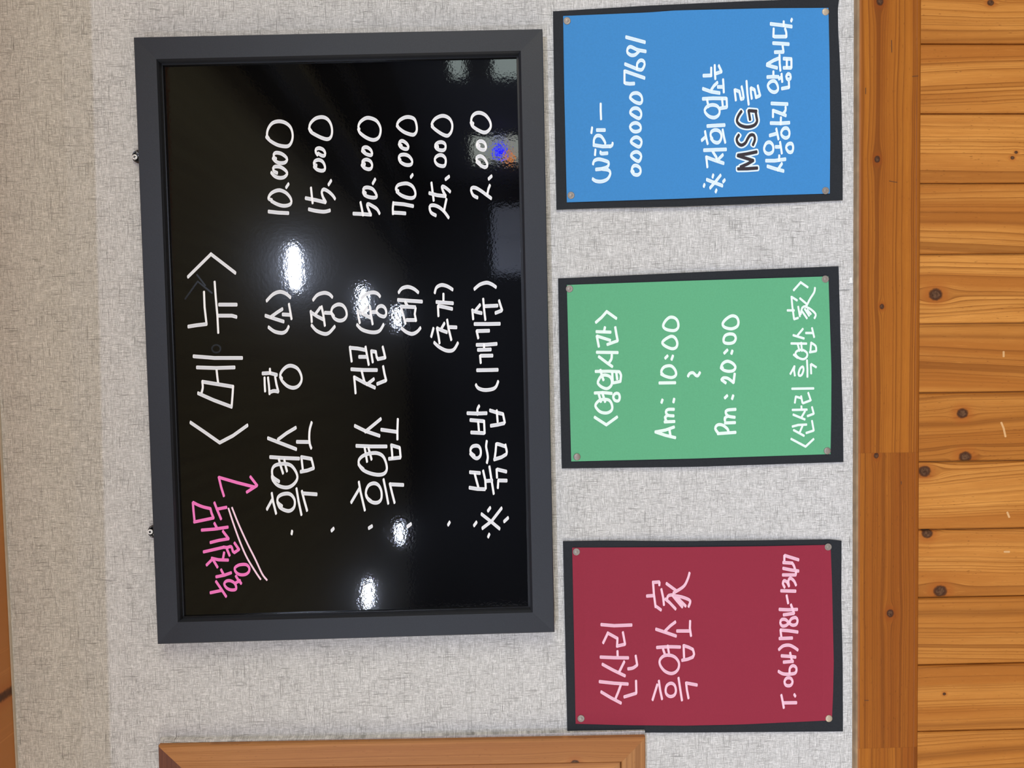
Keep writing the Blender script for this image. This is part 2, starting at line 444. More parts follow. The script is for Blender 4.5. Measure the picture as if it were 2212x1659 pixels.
def glow(name, color, strength):
    s_ = NT(name); s_.b.inputs['Emission Color'].default_value = (*color, 1); s_.b.inputs['Emission Strength'].default_value = strength
    return s_.out((0.02, 0.02, 0.02), 0.5)
M_GLOW = glow('daylit_pane', (0.80, 0.95, 0.92), 5.0)
M_GLOW2 = glow('lit_pane', (0.78, 0.86, 0.78), 6.0)
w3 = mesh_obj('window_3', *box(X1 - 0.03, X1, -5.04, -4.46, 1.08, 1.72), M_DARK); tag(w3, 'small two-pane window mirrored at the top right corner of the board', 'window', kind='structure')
mesh_obj('pane', *box(X1 - 0.034, X1 - 0.031, -5.0, -4.5, 1.57, 1.67), M_GLOW, w3)
mesh_obj('pane', *box(X1 - 0.034, X1 - 0.031, -5.0, -4.5, 1.13, 1.36), M_GLOW, w3)
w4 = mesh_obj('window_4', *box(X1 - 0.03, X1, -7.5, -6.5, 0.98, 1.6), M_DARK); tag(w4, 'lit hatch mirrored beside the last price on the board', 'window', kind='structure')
mesh_obj('pane', *box(X1 - 0.034, X1 - 0.031, -7.45, -6.55, 1.03, 1.56), M_GLOW2, w4)
def sphere(name, r, loc, mat, parent=None):
    prof = [(max(1e-5, r * math.sin(math.pi * k / 10)), r * math.cos(math.pi * k / 10)) for k in range(11)]
    v_, f_ = lathe([(a_, -b_) for a_, b_ in prof], 16); o_ = mesh_obj(name, v_, f_, mat, parent, smooth=True); o_.location = loc; return o_
for loc, r_, col, st, lab in (((X1 - 0.11, -6.75, 1.285), 0.062, (0.0, 0.0, 1.0), 30.0, 'round blue lamp mirrored beside the last price'),
                              ((X1 - 0.11, -6.98, 1.18), 0.05, (1.0, 0.33, 0.06), 14.0, 'round orange lamp mirrored below the blue one')):
    o_ = empty('indicator_lamp', loc); tag(o_, lab, 'lamp'); sphere('bulb', r_, (0, 0, 0), glow('coloured_bulb', col, st), o_)
    mesh_obj('socket', *box(0.02, 0.11, -0.02, 0.02, -0.02, 0.02), M_DARK, o_)
M_PALE = plain('pale_cabinet_paint', (0.75, 0.78, 0.85), 0.5)
cb = empty('storage_cabinet', (1.45, YB + 0.27, 0)); tag(cb, 'pale cabinet far behind, mirrored faintly at the right edge of the board', 'cabinet')
mesh_obj('body', *box(-0.38, 0.38, -0.25, 0.25, 0.0, 1.35), M_PALE, cb)
for sx in (-1, 1):
    d_ = mesh_obj('door', *box(min(0.01 * sx, 0.36 * sx), max(0.01 * sx, 0.36 * sx), 0.25, 0.27, 0.05, 1.32), M_PALE, cb)
    mesh_obj('handle', *box(min(0.04 * sx, 0.06 * sx), max(0.04 * sx, 0.06 * sx), 0.27, 0.30, 0.7, 0.85), M_DARK, d_)

# ceiling lamps, the four that the board mirrors and their neighbours
def ceiling_lamp(x, y, label):
    r = empty('ceiling_light', (x, y, ZC))
    tag(r, label, 'ceiling light', 'round ceiling lamps of the room')
    pv, pf = [], []
    prof = [(0.125, 0.0), (0.125, 0.03), (0.112, 0.034), (0.108, 0.022)]
    seg = 40
    for rr, dz in prof:
        for k in range(seg):
            a = 2 * math.pi * k / seg; pv.append((rr * math.cos(a), rr * math.sin(a), -dz))
    for i in range(3):
        for k in range(seg):
            k2 = (k + 1) % seg; pf.append((i * seg + k, i * seg + k2, (i + 1) * seg + k2, (i + 1) * seg + k))
    h = mesh_obj('housing', pv, pf, M_LAMPH); h.parent = r
    l = area('lamp', (0, 0, -0.024), (0, 0, 0), 0.2, 0.2, LAMP_W, (0.83, 0.94, 1.22), 'DISK', r)
    return r
for x, y, w in ((0.50, -3.0, 'mirrored brightest beside the first price line'), (0.50, -5.1, 'mirrored beside the third bracketed size word'),
                (0.50, -7.25, 'mirrored beside the fourth bracketed size word'), (-1.77, -5.1, 'mirrored brightest near the lower left of the board'),
                (-1.77, -7.25, 'mirrored just above the brightest lower glare'), (-1.77, -3.0, 'over the left of the room, not mirrored')):
    ceiling_lamp(x, y, 'round white ceiling lamp ' + w)

# wooden soffit over the wall: its edge throws the straight shadow across the paper
pa, pb = P(3.0, 1000), P(36.0, 1659)
sl = (pb.z - pa.z) / (pb.x - pa.x)
def zs(x): return pa.z + sl * (x - pa.x)
SD = 0.39
ze = P(197, 0).z                                     # height of the straight shadow edge on the paper
zf = ze + (ZC - 0.024 - ze) * SD / 3.0               # unseen fascia lip, its depth set to throw that edge
sv = []
for x in (X0, X1):
    zz = zs(x)
    sv += [(x, 0, zz), (x, -SD + 0.02, zz), (x, -SD + 0.02, zf), (x, -SD, zf), (x, -SD, ZC - 0.001), (x, 0, ZC - 0.001)]
so = mesh_obj('trim_2', sv, [tuple(range(6)), tuple(range(11, 5, -1))] + [(j, 6 + j, 6 + (j + 1) % 6, (j + 1) % 6) for j in range(6)], M_SOFFIT, loc=(0, 0, pa.z))
tag(so, 'orange-brown wooden soffit board at the extreme left edge of the photo', 'trim', kind='structure')
kp = P(14, 1490)
so['knot_one'] = (kp.x, 0.0, 0.006)
# sealant bead between soffit and paper
bv = []
for x in (X0, X1):
    z = zs(x); bv += [(x, 0, z), (x, -0.002, z - 0.0002), (x, -0.002, z - 0.0018), (x, 0, z - 0.0022)]
mesh_obj('sealant_bead', bv, [(0, 1, 5, 4), (1, 2, 6, 5), (2, 3, 7, 6)], M_CAULK, so, loc=None).location = (0, 0, -pa.z)

# ---------------------------------------------------------------- pine wainscot boards (upright) under the wallpaper
POFF = 0.006
gv = [94.2, 245.4, 396.3, 549.9, 700.1, 849.1, 998.0, 1144.9, 1291.8, 1437.6, 1581.5]
gx = [P(1990, g, POFF).x for g in gv]
w0 = (gx[0] - gx[-1]) / (len(gx) - 1)
nr, nl = int((X1 - gx[0]) / w0), int((gx[-1] - X0) / w0)
allx = [X1] + [gx[0] + w0 * k for k in range(nr, 0, -1)] + gx + [gx[-1] - w0 * k for k in range(1, nl + 1)] + [X0]
ztop = P(1975, 830, POFF).z
knots = {5: [(2140, 8, 6)], 7: [(2188, 341, 4), (2195, 329, 3)], 9: [(2021, 636, 13)],
         11: [(2079, 893, 11), (2085, 987, 12)], 12: [(1997, 1018, 12)], 13: [(2003, 1152, 11), (2031, 1277, 13)], 15: [(2040, 1499, 3)]}
# index of the board between allx[i-1] and allx[i]: board i
knots = {k: v for k, v in knots.items()}
tan_plank = []
for i in range(len(allx) - 1):
    xr, xl = allx[i], allx[i + 1]          # real right, real left edges
    g = 0.0009; c = 0.0013
    prof = [(xl + g, 0), (xl + g, POFF - c), (xl + g + c, POFF), (xr - g - c, POFF), (xr - g, POFF - c), (xr - g, 0.0016), (xr + g, 0.0015), (xr + g, 0)]
    xm, zm = (xl + xr) / 2, 0.5
    V = [(x, -o, z) for z in (0.0, ztop) for x, o in prof]
    n = len(prof)
    fc = [(j, j + 1, n + j + 1, n + j) for j in range(n - 1)] + [tuple(range(n)), tuple(range(2 * n - 1, n - 1, -1))]
    pl = mesh_obj('plank', V, fc, M_WOOD_Z, wall, loc=(xm, 0, zm))
    tan_plank.append(pl)
def plank_at(v_):
    x = P(2050, v_, POFF).x
    for i in range(len(allx) - 1):
        if allx[i + 1] <= x <= allx[i]: return tan_plank[i]
for u_, v_, r_ in ((2140, 6, 6), (2187, 341, 3.6), (2195, 329, 3), (2021, 636, 12), (2079, 893, 10), (2085, 987, 11), (1997, 1018, 11),
                   (2003, 1152, 10), (2031, 1277, 12), (2040, 1499, 3), (2300, 470, 9), (2330, 780, 11), (2290, 1080, 9), (2400, 170, 10)):
    pl = plank_at(v_); q = P(u_, v_, POFF)
    kk = 'knot_one' if 'knot_one' not in pl else 'knot_two'
    pl[kk] = (q.z - pl.location.z, q.x - pl.location.x, r_ * 0.00052)
for spec in ('l 2163,913 2168,925 2172,943', 'l 2176,1107 2180,1117', 'l 2170,1192 2180,1192', 'l 2168,760 2168,770'):
    for kind, pts in parse(spec, 0, 0, 1.0):
        pl = plank_at(pts[0][1]); V, Fc, IK = [], [], []
        stroke_geo(pts, 2.0, 2.2, POFF + 1.5e-4, V, Fc, IK)
        s_ = mesh_obj('scuff_mark', V, Fc, M_SCUFF, pl); s_.location = -pl.location

# chair rail: three lengths butted end to end
zt = P(1842.5, 830, 0).z; zb = P(1988.5, 830, 0.011).z
rail = empty('trim_1', (0, 0, zb)); tag(rail, 'broad orange pine rail running between wallpaper and upright boards', 'rail', kind='structure')
RW = zt - zb
rprof = [(0.0, 0.0), (0.0, 0.0085), (0.0012, 0.0108), (0.003, 0.0115), (RW - 0.0068, 0.0115), (RW - 0.0062, 0.0108), (RW - 0.0055, 0.0113),
         (RW - 0.0022, 0.0108), (RW - 0.0004, 0.0090), (RW, 0.006), (RW, 0.0)]
cuts = [X1 - 0.001, P(1915, 978, 0.011).x, P(1915, 1615, 0.011).x, X0 + 0.001]
for i in range(3):
    xr, xl = cuts[i] - 0.00004, cuts[i + 1] + 0.00004
    V = [(x, -o, zt - d) for x in (xl, xr) for d, o in rprof]; n = len(rprof)
    fc = [(j, n + j, n + j + 1, j + 1) for j in range(n - 1)] + [tuple(range(n)), tuple(range(2 * n - 1, n - 1, -1))]
    mid = ((xl + xr) / 2, 0, (zt + zb) / 2)
    rb = mesh_obj('rail_board', V, fc, M_WOOD_X, rail, loc=mid)
    rb.data.materials.append(M_EDGE)
    for k_ in (0, 1): rb.data.polygons[k_].material_index = 1  # top edge faces get a duller tan than the front
    for kind, pts in parse({0: 'l 1926,87 1926.5,113; l 1971,165 1983,164; l 1870,190 1870,203; l 1921,391 1938,394', 1: 'l 1947,1040 1947,1046; l 1868,1513 1876,1513', 2: ''}[i], 0, 0, 1.0):
        V2, F2, I2 = [], [], []
        stroke_geo(pts, 0.7, 0.8, 0.0117, V2, F2, I2)
        mesh_obj('resin_streak', V2, F2, M_STREAK, rb).location = -(rail.location + rb.location)
    ks = {0: ((1895, 344, 6), (1905, 662, 4.5), (1901, 3, 7)), 1: ((1923, 1325, 7), (1893, 984, 5)), 2: ((1950, 1800, 8),)}[i]
    for nm, (u_, v_, r_) in zip(('knot_one', 'knot_two', 'knot_three'), ks):
        q = P(u_, v_, 0.0115); rb[nm] = (q.x - mid[0], q.z - mid[2], r_ * 0.00052)

# little torn flap and crease in the paper beside the rail
def patch(name, pts, mat, parent, off0, off1=None):
    V = [P(u, v_, off0 if off1 is None else (off1 if j in (1, 2) else off0)) for j, (u, v_) in enumerate(pts)]
    return mesh_obj(name, V, [tuple(range(len(V)))], mat, parent)
patch('torn_flap', [(1835.5, 600), (1840.5, 599), (1841.5, 611.5), (1831, 612.5), (1835, 609)], M_WHITE, wall, 0.0006)
patch('torn_flap', [(1832, 613), (1841, 613), (1839, 625), (1831.5, 624)], M_WALL, wall, 0.0005)
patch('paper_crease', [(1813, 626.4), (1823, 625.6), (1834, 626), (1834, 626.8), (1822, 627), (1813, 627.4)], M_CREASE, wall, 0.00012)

# ---------------------------------------------------------------- mitred frames
def ring_frame(rings, mats, parent, names, center_loc=True, order=None):
    """rings: list of 4-point rings (top-left, top-right, bottom-right, bottom-left as pictured) from the outer back to the inner back"""
    obs = []
    for i in range(4):
        j = (i + 1) % 4
        V = [r[i] for r in rings] + [r[j] for r in rings]; n = len(rings)
        fc = [(k, k + 1, n + k + 1, n + k) for k in range(n - 1)] + [tuple(range(n))[::-1], tuple(range(n, 2 * n))]
        c = sum((Vector(p) for p in V), Vector()) / len(V)
        obs.append(mesh_obj(names[i], V, fc, mats[i], parent, loc=c))
    return obs
def at_off(p, off): return Vector((p.x, -off, p.z))

# the menu board
FO, PO, BO = 0.020, 0.008, 0.0058      # frame front, panel front, frame back: metres off the wall
outer = [P(288, 80, FO), P(1172, 62, FO), P(1198, 1366, FO), P(340, 1392, FO)]
FL = FO - 0.0009                       # the face slopes in a little, so each member catches the light differently
lip = [P(337.7, 127.5, FL), P(1125, 109.5, FL), P(1151, 1323, FL), P(384, 1344, FL)]
lip2 = [P(342.5, 132.5, FO - 0.0042), P(1120.5, 115, FO - 0.0042), P(1146, 1317.5, FO - 0.0042), P(389.5, 1339.5, FO - 0.0042)]
bc = sum(outer, Vector()) / 4
board = empty('menu_board', (bc.x, 0, bc.z))
tag(board, 'large glossy black menu board in a wide charcoal frame with white handwritten prices', 'menu board')
def shrink(r, d):
    c = sum(r, Vector()) / 4
    return [Vector((p.x + (d if p.x < c.x else -d), p.y, p.z + (d if p.z < c.z else -d))) for p in r]
o1 = shrink(outer, 0.0008)
rings = [[at_off(p, BO) for p in outer], [at_off(p, FO - 0.001) for p in outer], [at_off(p, FO) for p in o1], lip, lip2, [at_off(p, PO - 0.001) for p in lip2], [at_off(p, BO) for p in lip2]]
for o in ring_frame(rings, [M_FRAME] * 4, board, ['frame_member'] * 4): pass
pc = [at_off(p, PO) for p in shrink(lip2, -0.004)]
pb_ = [at_off(p, PO - 0.0016) for p in shrink(lip2, -0.004)]
pn = mesh_obj('panel', pc + pb_, [(0, 1, 2, 3), (7, 6, 5, 4), (0, 4, 5, 1), (1, 5, 6, 2), (2, 6, 7, 3), (3, 7, 4, 0)], M_PANEL, board, loc=(bc.x, 0, bc.z))
# inner rebate strip round the panel, blackened to hold the gap's shade
r1 = shrink(lip2, 0.0022)
rings = [[at_off(p, PO + 0.0004) for p in lip2], [at_off(p, PO + 0.0026) for p in lip2], [at_off(p, PO + 0.0026) for p in r1], [at_off(p, PO + 0.0002) for p in r1]]
ring_frame(rings, [M_REBATE] * 4, board, ['rebate_strip'] * 4)

T1, T2, T3, T4 = (400, 230), (400, 530), (400, 830), (400, 1010)
T5, T6, T7 = (740, 230), (740, 590), (740, 860)
def bw(specs, mat=I_WHITE, **kw):
    return writing(board, [(s, *t) for s, t in specs], mat, PO, **kw)
bw([('l 35,375 308,105 598,328; l 225,560 232,740 255,940 130,955 38,970; l 352,440 365,620 385,840 395,1040; l 405,708 615,708; l 400,840 560,840 612,855; l 100,1325 350,1345 680,1345; l 140,1458 370,1465 590,1458; l 375,1485 385,1580 395,1650', T2),
    ('c 205,-30 210,40 195,105; l 205,-30 390,0 575,30; c 572,30 565,140 555,265; l 155,108 340,190 555,270; l 65,458 230,570 412,698 570,615 742,492', T3)])
bw([('l 997,1255 1110,1268 1232,1274; c 1035,1118 995,1098 1020,1045 1075,1010 1140,1002 1215,1040 1265,1110 1258,1165 1190,1187 1110,1172 1030,1130; l 1233,928 1208,965; c 1098,793 1062,775 1050,740 1075,718 1140,724 1200,765 1218,805 1180,845 1120,852 1065,830 1030,792; c 1085,625 1065,612 1057,575 1082,553 1145,562 1200,600 1218,635 1190,670 1130,675 1080,655 1049,620; c 1000,385 978,345 990,270 1040,200 1120,177 1200,197 1260,252 1284,340 1272,420 1235,470 1180,476 1100,458 1020,413 970,365', T1),
    ('c 975,660 1050,585 1130,555 1200,575 1255,620; l 960,840 1080,880 1175,910; l 1160,762 1100,800 1030,850; l 1240,705 1255,790 1270,875; l 1165,825 1250,830; c 998,980 1070,1030 1160,1046 1210,1020 1235,972; l 925,1530 1010,1525 1095,1547; l 1012,1480 1015,1520; c 1155,1590 1135,1550 1165,1490 1220,1445 1280,1440 1345,1475 1385,1550 1388,1620 1350,1680 1290,1702 1220,1680 1160,1622 1135,1572', T2),
    ('l 948,-75 950,0 955,80; l 990,-75 1000,10 1008,112; l 1075,-85 1090,0 1112,85; c 1012,95 1060,80 1110,88; l 990,645 1130,700 1325,775; l 1110,660 1210,585 1320,520; c 1510,460 1488,540 1482,640 1490,720 1505,760; l 1335,688 1475,690; l 1015,870 1160,880 1360,888; l 1120,900 1145,990 1168,1060; l 1185,905 1200,980 1215,1035; l 1388,868 1397,950 1407,1038; l 1388,870 1500,890; l 1508,890 1524,950 1535,1000; l 1535,1002 1460,1030 1380,1045; c 1120,1160 1060,1120 1040,1080 1042,1010 1085,965 1190,950 1270,975 1325,1050 1340,1120 1310,1180 1250,1225 1180,1232 1100,1203 1045,1140 1037,1100; l 1035,1305 1050,1400 1085,1540; l 1035,1385 978,1490; c 1155,1455 1105,1410 1110,1350 1160,1315 1235,1307 1285,1340 1310,1400 1300,1470 1255,1510 1200,1508 1130,1470 1102,1410; l 1330,1250 1355,1400 1388,1555; l 1395,1280 1420,1380 1455,1505; l 1402,1303 1570,1315', T3),
    ('l 1277,762 1272,790', T4)])
bw([('c 1478,1228 1560,1247 1660,1257 1728,1242; l 1440,1095 1560,1118 1675,1145; c 1678,1140 1645,1080 1632,1020 1655,990 1710,1015 1760,1060 1788,1100; l 1503,975 1512,1060 1522,1150; l 1742,888 1714,932; c 1568,705 1540,690 1545,657 1590,637 1640,657 1668,710 1666,755 1630,768 1575,753 1540,720; c 1580,575 1560,545 1562,512 1600,497 1650,517 1673,560 1662,588 1630,586 1592,562; c 1510,300 1484,257 1500,197 1560,142 1640,127 1700,152 1740,212 1755,290 1743,360 1705,390 1640,378 1560,340 1500,302 1480,262', T1),
    ('c 1530,650 1580,592 1660,567 1720,582 1755,615; l 1500,790 1508,850 1512,910; l 1500,798 1580,850 1660,890; l 1610,747 1560,815; l 1630,735 1650,830 1668,955; l 1670,805 1735,808; c 1775,845 1747,800 1762,742 1820,707 1880,717 1920,770 1928,840 1893,888 1835,898 1780,870 1752,822; c 1512,957 1570,1020 1660,1057 1720,1043 1785,972', T2),
    ('l 1772,730 1750,752', T4)])
bw([('l 130,1280 240,1285 340,1293; c 337,1290 310,1230 293,1180 307,1165 350,1185 410,1225 440,1275; l 215,1148 230,1220 245,1295; c 275,1035 247,1008 255,977 300,967 360,987 398,1040 407,1078 375,1090 310,1080 260,1055 245,1022; l 388,872 362,918; c 265,690 237,670 247,647 290,634 335,657 353,700 343,738 310,750 260,733 230,700; c 265,545 237,515 250,492 290,487 335,517 353,560 343,581 310,578 265,558 234,530; c 200,270 189,242 210,187 270,142 325,137 400,167 443,227 455,290 438,360 400,393 350,398 280,370 210,317 187,272', T5),
    ('c 225,300 290,247 370,230 420,247 445,275; l 180,450 190,520 205,590; l 185,452 250,490 340,535; l 290,412 242,478; l 325,400 340,500 358,605; l 352,465 398,465; o 405,450 425,405 470,392 508,420 522,480 500,518 450,508 417,480; c 175,620 230,673 320,703 400,706 450,680 488,617; l 88,885 97,970 108,1050; l 90,892 180,900 270,918; l 275,885 290,970 312,1090; l 198,1000 290,1000; l 360,1060 347,980 343,930; l 345,932 395,940; l 397,940 407,1000 422,1028; l 425,1026 505,1010; l 510,1010 495,945 480,885; l 105,1148 250,1157 410,1158; l 230,1175 245,1240 262,1300; l 138,1240 147,1330 155,1430; l 143,1245 260,1310 385,1368; l 372,1267 292,1328; l 485,1118 500,1200 520,1280; l 515,1283 415,1323', T6),
    ('l 148,332 270,392 440,450; l 455,250 370,320 272,400; l 660,255 655,380 655,488; l 463,377 640,402; l 165,570 340,577 525,577; l 265,600 280,680 292,755; l 310,600 330,670 345,728; l 582,562 590,640 595,712; l 582,563 680,592; l 683,595 693,700; l 555,725 690,710; c 250,850 200,800 195,742 240,692 320,662 410,657 480,692 518,770 528,850 498,900 430,916 330,898 240,855 192,792; l 195,1005 215,1120 265,1335; l 198,1085 105,1243; c 340,1230 287,1180 280,1112 312,1042 375,1017 430,1042 463,1112 463,1200 428,1243 370,1248 310,1215 287,1167; l 490,975 520,1120 545,1255; l 565,1025 590,1130 620,1245; l 575,1030 640,1033 725,1037; l 350,1530 315,1552', T7)])
bw([('l 750,1277 690,1272 610,1268; l 602,1280 600,1215 607,1150; l 617,1158 730,1168 842,1190; c 665,1010 637,987 660,942 720,922 780,922 838,957 868,1020 865,1070 833,1093 770,1088 700,1060 647,1017; l 835,818 817,842; c 690,640 672,612 690,582 740,574 790,592 828,640 828,683 795,700 740,693 690,660 674,627; c 705,470 677,442 690,417 720,412 765,442 786,480 775,506 735,506 690,480 674,452; c 660,235 652,212 680,167 740,132 800,127 858,152 883,220 885,290 858,333 820,336 740,308 680,265 650,232', T5),
    ('c 672,228 710,182 780,164 850,187 902,228; l 662,320 800,330 948,340; l 695,400 780,402 868,406; l 750,350 780,398; l 705,435 730,520 750,600; l 872,420 862,490 877,565; l 765,560 870,560; c 707,660 760,703 830,726 890,700 928,657', T6),
    ('l 815,1505 775,1535', T7)])
bw([('c 1112,1300 1060,1270 1040,1220 1047,1187 1090,1180 1150,1202 1210,1252 1265,1325; l 1240,1110 1225,1180 1212,1245; l 1037,1035 1130,1060 1230,1072; c 1230,1065 1200,1010 1187,962 1207,957 1250,985 1283,1015; l 1062,915 1075,1020 1088,1120; l 1270,838 1232,868; o 1103,650 1110,610 1150,582 1195,585 1228,620 1232,670 1218,708 1180,712 1130,692; c 1140,480 1112,490 1107,462 1140,432 1190,427 1226,452 1228,500 1203,523 1150,518 1120,500; c 1077,232 1064,212 1100,152 1170,115 1230,117 1283,152 1310,215 1303,290 1273,338 1240,350 1180,325 1110,277 1067,237', T5),
    ('c 1102,232 1122,172 1180,142 1250,157 1312,195; l 1205,252 1205,350; l 1122,345 1210,352 1318,360; l 1145,392 1220,407 1308,427; l 1140,395 1145,508; l 1250,562 1265,660 1298,793; l 1280,645 1360,648; l 1215,602 1177,668; l 1130,658 1180,682 1245,705; l 1128,662 1145,750 1158,833; l 1085,662 1060,755; c 1097,832 1150,880 1230,922 1300,927 1340,900 1376,837', T6),
    ('l 1278,1485 1262,1512', T7)])
bw([('c 1610,1088 1560,1060 1535,1000 1547,972 1590,972 1660,1012 1720,1057 1773,1095; l 1758,945 1742,985 1730,1045; l 1778,834 1747,863; c 1640,675 1607,650 1602,612 1640,592 1685,612 1723,670 1728,708 1700,726 1650,703 1602,660; c 1635,470 1607,450 1620,422 1660,414 1700,442 1713,490 1693,518 1650,513 1607,480 1604,452; c 1560,205 1537,182 1547,122 1590,82 1650,77 1710,107 1758,172 1770,240 1738,293 1690,311 1620,283 1552,235 1532,192', T5),
    ('c 1577,188 1640,137 1720,114 1780,132 1830,165; l 1550,440 1560,545; l 1553,450 1610,467 1660,477; l 1640,382 1592,440; l 1680,312 1690,430 1705,553; l 1705,395 1850,388; l 1870,332 1888,390 1905,440; l 1900,447 1828,475; l 1577,608 1740,608 1878,605; l 1605,692 1750,688; l 1602,695 1620,772; l 1602,857 1720,855 1840,845; l 1690,860 1690,910; l 1617,917 1770,912; l 1650,987 1790,985; l 1643,990 1650,1068; l 1607,1160 1740,1158 1853,1155; c 1594,1337 1620,1373 1690,1396 1780,1388 1830,1360 1858,1297', T6),
    ('c 1630,97 1612,130 1612,193; l 1492,180 1600,184 1720,180; l 1527,262 1680,275; l 1537,410 1690,418; l 1620,285 1630,405; l 1690,275 1697,415; l 1762,147 1840,172 1915,190; l 1772,330 1850,318 1930,300; l 1842,152 1852,278; l 1918,195 1937,290; c 1575,690 1532,650 1532,602 1565,572 1620,572 1648,612 1648,680 1613,718 1570,708 1527,665; c 1722,517 1715,580 1728,650 1735,710 1725,768; c 1842,548 1870,552 1945,578; l 1835,550 1828,640 1815,735; c 1945,562 1962,640 1955,668; l 1953,672 1900,705 1812,733; l 1522,885 1640,895; l 1580,910 1600,985 1620,1058; l 1517,1070 1610,1085 1700,1088; l 1680,872 1705,980 1710,1075; l 1755,822 1775,950 1805,1138; l 1718,990 1788,985; l 1850,852 1955,878; l 1840,855 1845,945; l 1862,983 1960,985; l 1860,988 1855,1068; l 1662,1387 1770,1472 1873,1558; l 1898,1317 1780,1470 1672,1553; l 1762,1312 1738,1345; l 1598,1485 1572,1520; l 1975,1432 1932,1472; l 1752,1628 1740,1655', T7)])
bw([('l 462,1333 430,1230 402,1112; l 405,1113 620,1175 828,1228; l 780,1107 858,1208; l 855,1212 737,1288', T3),
    ('l 92,422 100,520 112,640; c 97,417 150,445 215,470 300,490; l 302,492 315,545 338,600; l 338,602 220,627 107,650; l 350,422 380,500 428,613; l 388,495 492,475; l 350,667 385,733; l 198,747 350,735 508,712; l 303,895 400,870 518,850; l 452,762 518,850; l 222,1007 340,980 460,952; c 460,950 500,955 550,945 570,1000 590,1015; l 592,1013 640,980; l 643,980 590,902; l 500,977 530,1048; l 465,1017 450,1098; l 257,1163 330,1090; l 318,1083 400,1102 512,1105; l 340,1112 385,1188; l 430,1222 460,1280; l 372,1305 470,1285 548,1257; o 600,1190 650,1162 730,1160 766,1200 758,1248 715,1278 650,1278 607,1250 592,1215; l 607,1297 635,1345; l 602,1378 655,1350; o 467,1390 490,1357 540,1352 590,1380 610,1430 598,1458 540,1460 492,1435; l 642,1347 668,1383; l 370,1362 430,1450 488,1538; l 303,1495 435,1467', T4)],
   I_PINK, A=19 / K, B=13 / K, label='bright pink written character')
bw([('c 518,490 580,680 660,900 740,1080 850,1260 900,1333; c 560,480 640,680 740,900 840,1100 920,1270 976,1343', T4)], I_PALE, A=12 / K, B=9.5 / K, label='pale pink double underline')
bw([('l 0,640 150,430 320,570; l 140,350 240,480; o 320,1235 335,1203 370,1188 408,1203 422,1235 408,1268 370,1282 335,1268', T2)], I_GHOST, A=10 / K, B=10 / K, label='faint traces of wiped-off writing')

# ---------------------------------------------------------------- hangers above the board
def hanger(u, v, su, sv, square, label):
    c = P(u, v, 0.003)
    r = empty('picture_hanger', (c.x, 0, c.z)); tag(r, label, 'hanger', 'round hangers on top of the menu board')
    R = 0.0073
    vv, ff = lathe([(R, 0), (R, 0.0030), (R - 0.0003, 0.0036), (R - 0.0009, 0.0040), (R - 0.0015, 0.0036), (R - 0.0018, 0.0020), (0.0008, 0.0018)], 48)
    mesh_obj('cup', vv, ff, M_CHROME, r, smooth=True)
    s = P(su, sv, 0.0045)
    vv, ff = lathe([(0.0027, 0.0034), (0.0029, 0.0042), (0.0026, 0.0046), (0.0018, 0.0048), (0.0006, 0.0049)], 32, s.x - c.x, s.z - c.z)
    sc_ = mesh_obj('screw_head', vv, ff, M_SCREW, r, smooth=True)
    V, Fc = [], []
    for k in range(2 if not square else 1):
        a0 = math.radians(20 + 90 * k if not square else 30)
        w, L = (0.0004, 0.0018) if not square else (0.0011, 0.0011)
        b = len(V)
        for sx, sy in ((-1, -1), (1, -1), (1, 1), (-1, 1)):
            x, z = sx * L, sy * w
            V.append((s.x - c.x + x * math.cos(a0) - z * math.sin(a0), -0.0051 - 0.00002 * k, s.z - c.z + x * math.sin(a0) + z * math.cos(a0)))
        Fc.append((b, b + 1, b + 2, b + 3))
    q = mesh_obj('slot', V, Fc, M_BLACK, sc_)
hanger(299.5, 338, 290.8, 339, False, 'round black hanger with a cross-slot screw, the one level with the prices')
hanger(333.5, 1148, 324.2, 1149, True, 'round black hanger with a dark recessed screw, the one nearer the pink note')

# ---------------------------------------------------------------- three coloured notices on black card
def coons(top, bottom, left, right, nu, nv, off, lift):
    def along(pl, t):
        d = [0]
        for a, b in zip(pl, pl[1:]): d.append(d[-1] + math.hypot(b[0] - a[0], b[1] - a[1]))
        q = t * d[-1]
        for i in range(len(pl) - 1):
            if q <= d[i + 1] or i == len(pl) - 2:
                s = (q - d[i]) / (d[i + 1] - d[i]); return tuple(pl[i][j] + (pl[i + 1][j] - pl[i][j]) * s for j in (0, 1))
    G = []
    for i in range(nu + 1):
        for j in range(nv + 1):
            s, t = i / nu, j / nv
            T, B_, L, R_ = along(top, s), along(bottom, s), along(left, t), along(right, t)
            c = [(1 - t) * T[k] + t * B_[k] + (1 - s) * L[k] + s * R_[k]
                 - ((1 - s) * (1 - t) * top[0][k] + s * (1 - t) * top[-1][k] + (1 - s) * t * bottom[0][k] + s * t * bottom[-1][k]) for k in (0, 1)]
            G.append((c[0], c[1]))
    return G

def sheet(name, edges, mat, parent, off, thick=0.0003):
    nu, nv = 24, 18
    G = coons(*edges, nu, nv, None, 0)
    V = [P(u, v, off(u, v)) for u, v in G]; N = len(V)
    V += [Vector((p.x, p.y + thick, p.z)) for p in V]
    idx = lambda i, j: i * (nv + 1) + j
    Fc = []
    for i in range(nu):
        for j in range(nv):
            q = (idx(i, j), idx(i + 1, j), idx(i + 1, j + 1), idx(i, j + 1)); Fc.append(q); Fc.append(tuple(N + k for k in q[::-1]))
    bd = [idx(i, 0) for i in range(nu)] + [idx(nu, j) for j in range(nv)] + [idx(i, nv) for i in range(nu, 0, -1)] + [idx(0, j) for j in range(nv, 0, -1)]
    for a, b in zip(bd, bd[1:] + bd[:1]): Fc.append((a, a + N, b + N, b))
    o = mesh_obj(name, V, Fc, mat, parent); o.location = -parent.location
    return o

